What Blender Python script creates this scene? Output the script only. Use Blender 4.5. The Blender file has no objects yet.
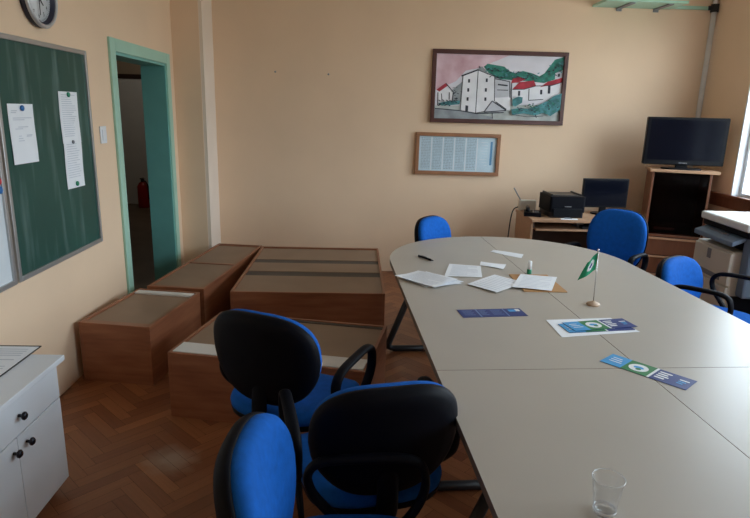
import bpy, math, random
from mathutils import Vector, Matrix
random.seed(7)
S = bpy.context.scene
COL = S.collection
PI = math.pi

# ------------------------------------------------------------------ camera, sky, exposure
cam_d = bpy.data.cameras.new('camera'); cam = bpy.data.objects.new('camera', cam_d); COL.objects.link(cam)
cam_d.sensor_width = 36.0; cam_d.lens = 36.0 * 586.577 / 750.0; cam_d.clip_start = 0.02; cam_d.clip_end = 100
_vy = Vector((360 - 375, 111 - 259, 586.577)).normalized()      # world +Y in camera axes (right, down, forward)
_vd = Vector((314 - 375, 2590 - 259, 586.577)).normalized()     # world down
_X = _vy.cross(-_vd)
def _w(i): return Vector((_X[i], _vy[i], -_vd[i]))
_r, _u, _b = _w(0), -_w(1), -_w(2)
cam.matrix_world = Matrix(((_r.x, _u.x, _b.x, 0), (_r.y, _u.y, _b.y, 0), (_r.z, _u.z, _b.z, 1.62), (0, 0, 0, 1)))
S.camera = cam
S.view_settings.view_transform = 'Standard'; S.view_settings.look = 'None'
S.view_settings.gamma = 1.0; S.view_settings.use_curve_mapping = False
S.view_settings.exposure = 0.12
S.cycles.use_denoising = True
S.cycles.max_bounces = 10; S.cycles.diffuse_bounces = 6; S.cycles.transparent_max_bounces = 12
S.cycles.sample_clamp_indirect = 6.0

W = bpy.data.worlds.new('overcast_sky'); S.world = W; W.use_nodes = True
_n = W.node_tree.nodes; _l = W.node_tree.links
_bg = _n['Background']; _bg.inputs['Strength'].default_value = 10.5
_tc = _n.new('ShaderNodeTexCoord'); _sx = _n.new('ShaderNodeSeparateXYZ'); _rp = _n.new('ShaderNodeValToRGB')
_l.new(_tc.outputs['Generated'], _sx.inputs[0]); _l.new(_sx.outputs['Z'], _rp.inputs[0]); _l.new(_rp.outputs[0], _bg.inputs['Color'])
_mr = _rp.color_ramp; _mr.elements[0].position = 0.0; _mr.elements[0].color = (0.34, 0.37, 0.36, 1)
_mr.elements[1].position = 0.08; _mr.elements[1].color = (0.74, 0.885, 1.0, 1)

ROOM = dict(x0=-1.678, x1=3.38, y0=-1.7, y1=5.93, h=3.1)
WINS = [(3.35, 5.22), (0.55, 2.55)]        # openings in the right wall, along Y
WZ0, WZ1 = 0.94, 2.65
for a, b in WINS:                           # portals guide the sampling of daylight, they give no light themselves
    ld = bpy.data.lights.new('window_portal', 'AREA'); ld.shape = 'RECTANGLE'; ld.size = WZ1 - WZ0; ld.size_y = b - a
    ld.cycles.is_portal = True
    lo = bpy.data.objects.new('window_portal', ld); COL.objects.link(lo)
    lo.location = (ROOM['x1'] + 0.13, (a + b) / 2, (WZ0 + WZ1) / 2); lo.rotation_euler = (0, PI / 2, 0)
# unseen point light added to brighten the corridor beyond the door
ld = bpy.data.lights.new('corridor_fill', 'POINT'); ld.energy = 6; ld.shadow_soft_size = 0.15; ld.color = (1, .93, .82)
lo = bpy.data.objects.new('corridor_fill', ld); COL.objects.link(lo); lo.location = (-2.8, 8.6, 2.6)

# ------------------------------------------------------------------ materials
def mat(name, c, rough=.5, metal=0., var=.06, scale=6., bump=0., bscale=80., spec=.5, stretch=None, c2=None, coat=0.):
    m = bpy.data.materials.new(name); m.use_nodes = True
    n, l = m.node_tree.nodes, m.node_tree.links
    p = n['Principled BSDF']
    p.inputs['Roughness'].default_value = rough; p.inputs['Metallic'].default_value = metal
    p.inputs['Specular IOR Level'].default_value = spec
    if coat: p.inputs['Coat Weight'].default_value = coat; p.inputs['Coat Roughness'].default_value = .15
    tc = n.new('ShaderNodeTexCoord'); mp = n.new('ShaderNodeMapping'); l.new(tc.outputs['Object'], mp.inputs[0])
    if stretch: mp.inputs['Scale'].default_value = stretch
    nz = n.new('ShaderNodeTexNoise'); nz.inputs['Scale'].default_value = scale; nz.inputs['Detail'].default_value = 5
    l.new(mp.outputs[0], nz.inputs['Vector'])
    r = n.new('ShaderNodeValToRGB'); l.new(nz.outputs['Fac'], r.inputs[0])
    lo_ = [max(0, x * (1 - var)) for x in c]; hi = [min(1, x * (1 + var)) for x in (c2 or c)]
    r.color_ramp.elements[0].position = .3; r.color_ramp.elements[0].color = (*lo_, 1)
    r.color_ramp.elements[1].position = .7; r.color_ramp.elements[1].color = (*hi, 1)
    l.new(r.outputs[0], p.inputs['Base Color'])
    if bump:
        nb = n.new('ShaderNodeTexNoise'); nb.inputs['Scale'].default_value = bscale; nb.inputs['Detail'].default_value = 3
        l.new(tc.outputs['Object'], nb.inputs['Vector'])
        bp = n.new('ShaderNodeBump'); bp.inputs['Strength'].default_value = bump; bp.inputs['Distance'].default_value = .01
        l.new(nb.outputs['Fac'], bp.inputs['Height']); l.new(bp.outputs[0], p.inputs['Normal'])
    return m

def clear_mat(name, fac=.08, tint=(1, 1, 1), rough=.02, milk=0.):
    m = bpy.data.materials.new(name); m.use_nodes = True
    n, l = m.node_tree.nodes, m.node_tree.links
    n.remove(n['Principled BSDF']); out = n['Material Output']
    tr = n.new('ShaderNodeBsdfTransparent'); tr.inputs[0].default_value = (*tint, 1)
    gl = n.new('ShaderNodeBsdfGlossy'); gl.inputs['Roughness'].default_value = rough
    fr = n.new('ShaderNodeLayerWeight'); fr.inputs['Blend'].default_value = .5     # two-sided facing term, as in a thin pane
    pw = n.new('ShaderNodeMath'); pw.operation = 'POWER'; pw.inputs[1].default_value = 5.; l.new(fr.outputs['Facing'], pw.inputs[0])
    ad = n.new('ShaderNodeMath'); ad.operation = 'MULTIPLY_ADD'; ad.inputs[1].default_value = .8; ad.inputs[2].default_value = fac; ad.use_clamp = True
    l.new(pw.outputs[0], ad.inputs[0])
    mx = n.new('ShaderNodeMixShader'); l.new(ad.outputs[0], mx.inputs[0]); l.new(tr.outputs[0], mx.inputs[1]); l.new(gl.outputs[0], mx.inputs[2])
    if milk:
        df = n.new('ShaderNodeBsdfDiffuse'); df.inputs[0].default_value = (.9, .93, .95, 1)
        m2 = n.new('ShaderNodeMixShader'); m2.inputs[0].default_value = milk
        l.new(mx.outputs[0], m2.inputs[1]); l.new(df.outputs[0], m2.inputs[2]); l.new(m2.outputs[0], out.inputs[0])
    else:
        l.new(mx.outputs[0], out.inputs[0])
    return m

def floor_mat():
    m = bpy.data.materials.new('oak_parquet'); m.use_nodes = True
    n, l = m.node_tree.nodes, m.node_tree.links; p = n['Principled BSDF']
    at = n.new('ShaderNodeAttribute'); at.attribute_name = 'tone'
    r = n.new('ShaderNodeValToRGB'); l.new(at.outputs['Fac'], r.inputs[0])
    e = r.color_ramp.elements; e[0].color = (.19, .062, .024, 1); e[1].color = (.34, .13, .05, 1)
    uv = n.new('ShaderNodeUVMap'); uv.uv_map = 'grain'
    mp = n.new('ShaderNodeMapping'); mp.inputs['Scale'].default_value = (5, 70, 1); l.new(uv.outputs[0], mp.inputs[0])
    nz = n.new('ShaderNodeTexNoise'); nz.inputs['Scale'].default_value = 1.; nz.inputs['Detail'].default_value = 4; l.new(mp.outputs[0], nz.inputs['Vector'])
    mr = n.new('ShaderNodeMapRange'); mr.inputs['To Min'].default_value = .72; mr.inputs['To Max'].default_value = 1.2; l.new(nz.outputs['Fac'], mr.inputs[0])
    mx = n.new('ShaderNodeVectorMath'); mx.operation = 'SCALE'; l.new(r.outputs[0], mx.inputs[0]); l.new(mr.outputs[0], mx.inputs['Scale'])
    # a whitish patch with a noise-broken edge
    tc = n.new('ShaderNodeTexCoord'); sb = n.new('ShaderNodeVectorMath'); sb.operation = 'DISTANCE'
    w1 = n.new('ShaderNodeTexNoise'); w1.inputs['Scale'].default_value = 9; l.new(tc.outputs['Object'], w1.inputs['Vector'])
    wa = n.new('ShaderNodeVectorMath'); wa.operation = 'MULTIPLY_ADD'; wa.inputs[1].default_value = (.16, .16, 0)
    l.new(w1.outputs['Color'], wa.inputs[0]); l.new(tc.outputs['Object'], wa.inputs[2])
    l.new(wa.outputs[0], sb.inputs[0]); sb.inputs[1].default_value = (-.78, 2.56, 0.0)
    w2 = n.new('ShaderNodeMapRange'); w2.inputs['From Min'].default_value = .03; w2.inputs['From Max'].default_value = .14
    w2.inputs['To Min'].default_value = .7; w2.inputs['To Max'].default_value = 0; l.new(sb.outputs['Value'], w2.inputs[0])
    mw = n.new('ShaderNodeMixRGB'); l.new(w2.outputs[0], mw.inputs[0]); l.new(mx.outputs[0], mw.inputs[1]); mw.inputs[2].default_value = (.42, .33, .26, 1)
    l.new(mw.outputs[0], p.inputs['Base Color'])
    p.inputs['Roughness'].default_value = .36
    return m

def board_mat():
    m = mat('chalkboard_green', (.010, .072, .058), .45, var=.12, scale=2.2)
    n, l = m.node_tree.nodes, m.node_tree.links; p = n['Principled BSDF']
    src = p.inputs['Base Color'].links[0].from_socket
    tc = n.new('ShaderNodeTexCoord'); mp = n.new('ShaderNodeMapping'); mp.inputs['Scale'].default_value = (1, 9, 1.1); l.new(tc.outputs['Object'], mp.inputs[0])
    nz = n.new('ShaderNodeTexNoise'); nz.inputs['Scale'].default_value = 1.6; nz.inputs['Detail'].default_value = 4; l.new(mp.outputs[0], nz.inputs['Vector'])
    r = n.new('ShaderNodeMapRange'); r.inputs['From Min'].default_value = .52; r.inputs['From Max'].default_value = .8; r.inputs['To Max'].default_value = .42; l.new(nz.outputs['Fac'], r.inputs[0])
    mx = n.new('ShaderNodeMixRGB'); l.new(r.outputs[0], mx.inputs[0]); l.new(src, mx.inputs[1]); mx.inputs[2].default_value = (.25, .36, .34, 1)
    l.new(mx.outputs[0], p.inputs['Base Color'])
    return m

M = {}
M['wall'] = mat('peach_wall_paint', (.83, .62, .435), .75, var=.03, scale=1.7, bump=.06, bscale=45, spec=.25)
M['pale'] = mat('window_lit_wall_paint', (.83, .71, .60), .75, var=.03, scale=2, spec=.25)
M['ceil'] = mat('white_ceiling_paint', (.80, .78, .74), .85, var=.02, spec=.2)
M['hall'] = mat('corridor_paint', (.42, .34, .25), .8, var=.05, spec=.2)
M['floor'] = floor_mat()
M['gap'] = mat('floor_gap', (.03, .014, .008), .8)
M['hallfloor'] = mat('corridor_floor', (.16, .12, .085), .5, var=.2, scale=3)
M['mint'] = mat('mint_green_gloss_paint', (.38, .64, .52), .4, var=.04)
M['jamb'] = mat('shaded_mint_gloss_paint', (.17, .46, .42), .35, var=.05)  # door lining: shade inside the doorway put into the colour as deeper teal
M['white'] = mat('white_paint', (.78, .82, .87), .4, var=.02)
M['glass'] = clear_mat('window_glass', .02)
M['table'] = mat('pale_beige_laminate', (.445, .41, .36), .34, var=.025, scale=3, spec=.5)
M['table_edge'] = mat('brown_edge_band', (.17, .12, .08), .5)
M['black'] = mat('black_powder_coat', (.012, .012, .014), .4)
M['plastic'] = mat('black_plastic', (.0035, .004, .0075), .55, spec=.10, var=.1, bump=.04, bscale=300)
M['rubber'] = mat('dark_rubber', (.02, .02, .02), .7)
M['blue'] = mat('blue_chair_fabric', (.004, .105, .46), .85, var=.12, scale=40, bump=.15, bscale=500, spec=.2)
M['cherry'] = mat('cherry_laminate', (.27, .095, .045), .42, var=.16, scale=3, stretch=(1, 1, 9), c2=(.31, .125, .06))
M['cherry_rail'] = mat('cherry_edge', (.30, .135, .075), .45, var=.12, scale=5, stretch=(4, 4, 4))
M['hdf'] = mat('brown_hardboard', (.275, .185, .125), .55, var=.07, scale=5)
M['hdf_dark'] = mat('grey_hardboard', (.085, .068, .058), .65, var=.1)
M['white_melamine'] = mat('white_melamine', (.72, .72, .70), .4, var=.02)
M['light_wood'] = mat('light_beech_laminate', (.46, .27, .16), .45, var=.1, scale=3, stretch=(2, 14, 14))
M['tv_wood'] = mat('tv_cabinet_laminate', (.17, .065, .034), .4, var=.14, scale=3, stretch=(9, 9, 1.5))
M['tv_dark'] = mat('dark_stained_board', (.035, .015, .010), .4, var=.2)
M['knob'] = mat('dark_knob_metal', (.03, .03, .04), .25, metal=.6)
M['chrome'] = mat('brushed_steel', (.6, .61, .63), .25, metal=1., var=.02)
M['alu'] = mat('aluminium_frame', (.48, .49, .50), .35, metal=.7, var=.03)
M['board'] = board_mat()
M['wboard'] = mat('whiteboard_enamel', (.72, .78, .82), .25, var=.015)
M['paper'] = mat('white_paper', (.88, .91, .95), .8, var=.015, scale=12, spec=.2)
M['ink'] = mat('grey_ink', (.62, .66, .73), .8, spec=.2)
M['black_ink'] = mat('black_ink', (.015, .015, .02), .7)
M['kraft'] = mat('tan_cardboard', (.50, .27, .11), .7, var=.06)
M['navy'] = mat('navy_print', (.016, .04, .20), .45, var=.03)
M['sky'] = mat('light_blue_print', (.05, .34, .70), .45, var=.03)
M['green'] = mat('green_print', (.02, .20, .06), .45, var=.05)
M['white_print'] = mat('white_print', (.80, .83, .85), .5)
M['flag'] = mat('green_flag_cloth', (.01, .34, .16), .7, var=.05)
M['wood_tan'] = mat('tan_turned_wood', (.58, .42, .30), .5, var=.15, scale=20)
M['cup'] = clear_mat('clear_plastic_cup', .05, (.985, .99, .995), .08, milk=.012)
M['screen'] = mat('black_screen', (.004, .005, .010), .10, spec=.15, var=.02)
M['gloss_black'] = mat('glossy_black_plastic', (.006, .007, .010), .4, spec=.15)
M['copier'] = mat('warm_grey_copier_plastic', (.66, .63, .56), .5, var=.02)
M['copier_white'] = mat('white_copier_lid', (.76, .79, .80), .45, var=.02)
M['copier_blue'] = mat('blue_grey_copier_plastic', (.16, .23, .33), .45)
M['grey'] = mat('grey_plastic', (.22, .23, .25), .5)
M['red'] = mat('red_enamel', (.40, .012, .010), .35)
M['redplastic'] = mat('red_magnet_plastic', (.6, .03, .05), .4)
M['blueplastic'] = mat('blue_magnet_plastic', (.02, .16, .45), .4)
M['greenplastic'] = mat('green_plastic', (.01, .26, .13), .4)
M['frame_dark'] = mat('dark_red_wood_frame', (.085, .030, .025), .4, var=.15, scale=8)
M['frame_light'] = mat('orange_wood_frame', (.33, .15, .07), .45, var=.15, scale=8)
M['clock_face'] = mat('white_clock_face', (.80, .82, .84), .4)
M['clock_rim'] = mat('silver_clock_rim', (.55, .57, .60), .3, metal=.5)
M['clock_dark'] = mat('dark_blue_clock_case', (.02, .024, .05), .4)
M['pipe'] = mat('white_pipe', (.66, .64, .62), .45)

# ------------------------------------------------------------------ mesh builder
class MB:
    def __init__(s): s.v = []; s.f = []; s.mi = []; s.sm = []
    def add(s, vs, fs, mi=0, smooth=False, mtx=None):
        o = len(s.v)
        s.v += [tuple(mtx @ Vector(p)) if mtx else tuple(p) for p in vs]
        for f in fs: s.f.append([o + i for i in f]); s.mi.append(mi); s.sm.append(smooth)
        return s
    def box(s, c, d, mi=0, mtx=None):
        x, y, z = c; a, b, h = d[0] / 2, d[1] / 2, d[2] / 2
        vs = [(x - a, y - b, z - h), (x + a, y - b, z - h), (x + a, y + b, z - h), (x - a, y + b, z - h),
              (x - a, y - b, z + h), (x + a, y - b, z + h), (x + a, y + b, z + h), (x - a, y + b, z + h)]
        return s.add(vs, [(3, 2, 1, 0), (4, 5, 6, 7), (0, 1, 5, 4), (1, 2, 6, 5), (2, 3, 7, 6), (3, 0, 4, 7)], mi, False, mtx)
    def ext(s, x0, x1, y0, y1, z0, z1, mi=0, mtx=None):
        return s.box(((x0 + x1) / 2, (y0 + y1) / 2, (z0 + z1) / 2), (x1 - x0, y1 - y0, z1 - z0), mi, mtx)
    def prism(s, pts, z0, z1, mi=0, side=None, mtx=None, smooth_side=False):
        n = len(pts)
        s.add([(x, y, z1) for x, y in pts], [list(range(n))], mi, False, mtx)
        s.add([(x, y, z0) for x, y in pts], [list(range(n))[::-1]], mi, False, mtx)
        s.add([(x, y, z0) for x, y in pts] + [(x, y, z1) for x, y in pts],
              [(i, (i + 1) % n, n + (i + 1) % n, n + i) for i in range(n)], mi if side is None else side, smooth_side, mtx)
        return s
    def rings(s, rs, mi=0, smooth=True, cap0=True, cap1=True, mtx=None):
        n = len(rs[0]); vs = [p for r in rs for p in r]; fs = []
        for k in range(len(rs) - 1):
            for i in range(n):
                j = (i + 1) % n
                fs.append((k * n + i, k * n + j, (k + 1) * n + j, (k + 1) * n + i))
        if cap0: fs.append(list(range(n))[::-1])
        if cap1: fs.append([(len(rs) - 1) * n + i for i in range(n)])
        return s.add(vs, fs, mi, smooth, mtx)
    def lathe(s, prof, n=24, mi=0, mtx=None, caps=True, smooth=True):
        rs = [[(r * math.cos(2 * PI * i / n), r * math.sin(2 * PI * i / n), z) for i in range(n)] for r, z in prof]
        return s.rings(rs, mi, smooth, caps, caps, mtx)
    def cyl(s, a, b, r, n=12, mi=0, r2=None, mtx=None):
        return s.tube([a, b], r, n=n, mi=mi, r2=r2, mtx=mtx)
    def tube(s, pts, r, n=10, mi=0, flat=1., ref=(1, 0, 0), r2=None, mtx=None):
        P = [Vector(p) for p in pts]; rs = []
        for k, p in enumerate(P):
            t = (P[min(k + 1, len(P) - 1)] - P[max(k - 1, 0)]).normalized()
            q = Vector(ref)
            if abs(q.dot(t)) > .95: q = Vector((0, 0, 1)) if abs(t.z) < .9 else Vector((0, 1, 0))
            a = (q - t * q.dot(t)).normalized(); b = t.cross(a)
            rr = r if r2 is None else r + (r2 - r) * k / (len(P) - 1)
            rs.append([tuple(p + a * rr * math.cos(2 * PI * i / n) + b * rr * flat * math.sin(2 * PI * i / n)) for i in range(n)])
        return s.rings(rs, mi, True, True, True, mtx)
    def build(s, name, m, parent=None, loc=(0, 0, 0), rot=(0, 0, 0), bevel=0., seg=2):
        me = bpy.data.meshes.new(name); me.from_pydata(s.v, [], s.f); me.update()
        ms = m if isinstance(m, (list, tuple)) else [m]
        for k in ms: me.materials.append(M[k] if isinstance(k, str) else k)
        for p, i, sm in zip(me.polygons, s.mi, s.sm): p.material_index = i; p.use_smooth = sm
        o = bpy.data.objects.new(name, me); COL.objects.link(o); o.location = loc; o.rotation_euler = rot
        if parent: o.parent = parent
        if bevel:
            b = o.modifiers.new('bevel', 'BEVEL'); b.width = bevel; b.segments = seg; b.limit_method = 'ANGLE'; b.angle_limit = math.radians(50)
        return o

def tag(o, label=None, cat=None, group=None, kind=None):
    if label: o['label'] = label
    if cat: o['category'] = cat
    if group: o['group'] = group
    if kind: o['kind'] = kind
    return o
def empty(name, loc, rz=0., label=None, cat=None, group=None):
    o = bpy.data.objects.new(name, None); COL.objects.link(o); o.location = loc; o.rotation_euler = (0, 0, rz); o.empty_display_size = .1
    return tag(o, label, cat, group)
def struct(name, mb, m, **k): return tag(mb.build(name, m, **k), kind='structure')
def copy_tree(o, parent=None):
    c = o.copy(); COL.objects.link(c); c.parent = parent
    for ch in list(o.children): copy_tree(ch, c)
    return c
def spline(pts, k=5, closed=False):
    P = [Vector(p) for p in pts]; n = len(P); out = []
    for i in range(n if closed else n - 1):
        a, b, c, d = (P[(i + j) % n] if closed else P[max(0, min(n - 1, i + j))] for j in (-1, 0, 1, 2))
        for q in range(k):
            t = q / k
            out.append(.5 * ((2 * b) + (c - a) * t + (2 * a - 5 * b + 4 * c - d) * t * t + (3 * b - a - 3 * c + d) * t ** 3))
    out.append(P[0].copy() if closed else P[-1].copy())
    return out
def sup(a, b, n, k=48):
    r = []
    for i in range(k):
        t = 2 * PI * i / k; c, s_ = math.cos(t), math.sin(t)
        r.append((a * math.copysign(abs(c) ** (2 / n), c), b * math.copysign(abs(s_) ** (2 / n), s_)))
    return r
def text_mesh(mb, body, size, mtx, mi=0):
    cu = bpy.data.curves.new('t', 'FONT'); cu.body = body; cu.size = size; cu.align_x = 'CENTER'; cu.align_y = 'CENTER'; cu.resolution_u = 2
    ob = bpy.data.objects.new('t', cu); COL.objects.link(ob)
    me = bpy.data.meshes.new_from_object(ob)
    mb.add([v.co[:] for v in me.vertices], [list(p.vertices) for p in me.polygons], mi, False, mtx)
    bpy.data.objects.remove(ob); bpy.data.curves.remove(cu); bpy.data.meshes.remove(me)
def rotz(a): return Matrix.Rotation(a, 4, 'Z')
def tr(x, y, z): return Matrix.Translation((x, y, z))

# ------------------------------------------------------------------ the room
X0, X1, Y0, Y1, HT = ROOM['x0'], ROOM['x1'], ROOM['y0'], ROOM['y1'], ROOM['h']
TH = .20
def make_floor():
    Wd, n = .062, 5; L = Wd * n
    mb = MB(); tones = []; uvs = []
    mb.ext(X0 - TH, X1 + TH, Y0 - TH, Y1 + TH, -.06, -.0025, 1); tones += [0] * 6; uvs += [(0, 0)] * 24
    ca = math.cos(PI / 4); g = .0006
    R = 110
    for i in range(-R, R):
        for j in range(-R, R):
            d = (i - j) % (2 * n)
            if d == 0: x0, y0, x1, y1, hor = i * Wd, j * Wd, (i + n) * Wd, (j + 1) * Wd, True
            elif d == 2 * n - 1: x0, y0, x1, y1, hor = i * Wd, j * Wd, (i + 1) * Wd, (j + n) * Wd, False
            else: continue
            q = [(x0 + g, y0 + g), (x1 - g, y0 + g), (x1 - g, y1 - g), (x0 + g, y1 - g)]
            w = [(1. + (x - y) * ca, 2. + (x + y) * ca) for x, y in q]
            if all(x < X0 or x > X1 or y < Y0 or y > Y1 for x, y in w): continue
            w = [(min(max(x, X0 - .1), X1 + .1), min(max(y, Y0 - .1), Y1 + .1)) for x, y in w]
            mb.add([(x, y, 0) for x, y in w], [(0, 1, 2, 3)], 0)
            tones.append(random.random()); ox, oy = random.random() * 50, random.random() * 50
            uvs += [((x - x0 if hor else y - y0) + ox, (y - y0 if hor else x - x0) + oy) for x, y in q]
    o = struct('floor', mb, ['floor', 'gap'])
    me = o.data
    at = me.attributes.new('tone', 'FLOAT', 'FACE'); at.data.foreach_set('value', tones)
    uv = me.uv_layers.new(name='grain')
    for k, u in enumerate(uvs): uv.data[k].uv = u
make_floor()
struct('ceiling', MB().ext(X0 - TH, X1 + TH, Y0 - TH, Y1 + TH, HT, HT + .1), 'ceil')
struct('wall_back', MB().ext(X0 - TH, X1 + TH, Y1, Y1 + TH, 0, HT), 'wall')
struct('wall_front', MB().ext(X0 - TH, X1 + TH, Y0 - TH, Y0, 0, HT), 'wall')
DY0, DY1, DZ = 4.24, 5.32, 1.97                                    # door opening
struct('wall_left', MB().ext(X0 - TH, X0, Y0, DY0, 0, HT).ext(X0 - TH, X0, DY1, Y1, 0, HT).ext(X0 - TH, X0, DY0, DY1, DZ, HT), 'wall')
wr = MB(); ys = Y0
for a, b in sorted(WINS):
    wr.ext(X1, X1 + TH, ys, a, 0, HT); wr.ext(X1, X1 + TH, a, b, 0, WZ0); wr.ext(X1, X1 + TH, a, b, WZ1, HT); ys = b
wr.ext(X1, X1 + TH, ys, Y1, 0, HT)
struct('wall_right', wr, 'wall')
struct('trim_1', MB().ext(X0, -1.435, 5.55, Y1, 0, HT, 0), 'wall')                       # boxed-in corner column
struct('trim_2', MB().ext(-1.437, -1.405, 5.556, Y1, 0, HT, 0), 'pale')                  # its cheek towards the windows, window light painted in as a paler tone
# door frame (no leaf in view)
dr = MB()
dr.ext(X0, X0 + .018, DY0 - .09, DY0, 0, DZ + .085); dr.ext(X0, X0 + .018, DY1, DY1 + .09, 0, DZ + .085); dr.ext(X0, X0 + .018, DY0, DY1, DZ, DZ + .085)
door = struct('door_1', dr, 'mint', bevel=.004)
dj = MB(); dj.ext(X0 - TH, X0 + .004, DY0, DY0 + .02, 0, DZ).ext(X0 - TH, X0 + .004, DY1 - .02, DY1, 0, DZ).ext(X0 - TH, X0 + .004, DY0 + .02, DY1 - .02, DZ - .02, DZ)
dj.build('door_lining', 'jamb', door)
# windows
for k, (a, b) in enumerate(WINS):
    fr = MB(); t = .05; xa, xb = X1 + .06, X1 + .12; mid = (a + b) / 2; zt = 2.05
    fr.ext(xa, xb, a, a + t, WZ0, WZ1).ext(xa, xb, b - t, b, WZ0, WZ1).ext(xa, xb, a + t, b - t, WZ0, WZ0 + t).ext(xa, xb, a + t, b - t, WZ1 - t, WZ1)
    fr.ext(xa, xb, mid - .04, mid + .04, WZ0 + t, WZ1 - t).ext(xa, xb, a + t, mid - .04, zt - .03, zt + .03).ext(xa, xb, mid + .04, b - t, zt - .03, zt + .03)
    w = struct('window_%d' % (k + 1), fr, 'white', bevel=.004)
    MB().ext(X1 + .001, X1 + .06, b - .012, b - .001, WZ0, WZ1).ext(X1 + .001, X1 + .06, a + .001, a + .012, WZ0, WZ1).ext(X1 + .001, X1 + .06, a + .012, b - .012, WZ1 - .012, WZ1 - .001).ext(X1 - .006, X1 + .001, b - .012, b + .004, WZ0, WZ1).ext(X1 - .006, X1 + .001, a - .004, a + .012, WZ0, WZ1).build('lining', 'white', w)
    MB().ext(X1 + .086, X1 + .092, a + .03, b - .03, WZ0 + .03, WZ1 - .03).build('pane', 'glass', w)
    MB().ext(X1 - .012, X1 + .06, a - .02, b + .04, WZ0 - .03, WZ0).build('window_sill', 'white', w, bevel=.006)
# corridor beyond the door
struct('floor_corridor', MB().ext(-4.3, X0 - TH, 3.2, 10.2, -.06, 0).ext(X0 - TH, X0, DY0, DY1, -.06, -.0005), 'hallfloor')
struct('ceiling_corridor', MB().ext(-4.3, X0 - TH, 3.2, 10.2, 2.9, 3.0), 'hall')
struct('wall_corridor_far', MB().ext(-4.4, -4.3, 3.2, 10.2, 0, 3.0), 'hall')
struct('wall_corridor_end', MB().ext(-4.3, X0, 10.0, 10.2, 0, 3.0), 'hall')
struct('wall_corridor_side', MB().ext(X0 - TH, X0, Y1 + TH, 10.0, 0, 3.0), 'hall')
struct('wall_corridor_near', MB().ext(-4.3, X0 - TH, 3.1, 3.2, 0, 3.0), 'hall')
d2 = MB().ext(-4.0, -3.93, 9.95, 10.0, 0, 2.1).ext(-3.2, -3.13, 9.95, 10.0, 0, 2.1).ext(-3.93, -3.2, 9.95, 10.0, 2.03, 2.1)
d2o = struct('door_2', d2, 'tv_dark'); MB().ext(-3.93, -3.2, 9.965, 9.995, 0, 2.03).build('door_leaf', 'copier_white', d2o)

# ------------------------------------------------------------------ conference table (four modules)
TA = math.radians(3.1); TO = (1.035, 1.945); TZ = .74
def tw(ex, ey, z=0.): return (TO[0] + ex * math.cos(TA) - ey * math.sin(TA), TO[1] + ex * math.sin(TA) + ey * math.cos(TA), z)
def leg_frame(ey, sgn, parent):
    mb = MB(); o, i, w, u = .73 * sgn, .10 * sgn, .46 * sgn, .32 * sgn
    if ey > 1.7: o = .72 * sgn
    pts = [(i, ey, .024), (o, ey, .024), (w, ey, TZ - .035), (u, ey, TZ - .035)]
    def corner(a, b, c, r=.05):
        a, b, c = Vector(a), Vector(b), Vector(c); p = b + (a - b).normalized() * r; q = b + (c - b).normalized() * r
        return [p, (p + q + 2 * b) / 4, q]
    path = [Vector(pts[0])] + corner(*pts[0:3]) + [Vector(pts[2])]
    mb.tube(path, .022, n=10, ref=(0, 1, 0))
    mb.tube([Vector((i, ey, .024)), Vector((u, ey, TZ - .035))], .022, n=10, ref=(0, 1, 0))
    mb.tube([Vector((w, ey, TZ - .035)), Vector((u, ey, TZ - .035))], .022, n=10, ref=(0, 1, 0))
    return mb.build('leg_frame', 'black', parent)
def table_half(name, sgn, rounded, label):
    t = empty(name, tw(0, 0), TA, label, 'table', 'conference table modules')
    g = .0012
    if rounded:
        pts = [(g * sgn, g), (.75 * sgn, g), (.75 * sgn, 1.55)] + [(.75 * sgn * math.cos(a), 1.55 + .75 * math.sin(a)) for a in [PI / 2 * k / 24 for k in range(1, 24)]] + [(g * sgn, 2.30)]
    else:
        pts = [(g * sgn, -g), (g * sgn, -1.6), (.75 * sgn, -1.6), (.75 * sgn, -g)]
    if sgn < 0 and rounded: pts = pts[::-1]
    if sgn < 0 and not rounded: pts = pts[::-1]
    if not rounded: pts = pts  # orientation handled by recalculation below
    ar = sum(pts[k][0] * pts[(k + 1) % len(pts)][1] - pts[(k + 1) % len(pts)][0] * pts[k][1] for k in range(len(pts)))
    if ar < 0: pts = pts[::-1]
    MB().prism(pts, TZ - .028, TZ, 0, 1).build('tabletop', ['table', 'table_edge'], t)
    for ey in ((1.90, .35) if rounded else (-.2, -1.35)): leg_frame(ey, sgn, t)
table_half('conference_table', -1, True, 'far left beige table module with a rounded end, beneath the loose papers')
table_half('conference_table', 1, True, 'far right beige table module with a rounded end, carrying the small green flag')
table_half('conference_table', -1, False, 'near left straight beige table module on which the clear plastic cup stands')
table_half('conference_table', 1, False, 'near right straight beige table module in the bottom right of the photo')

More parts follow.
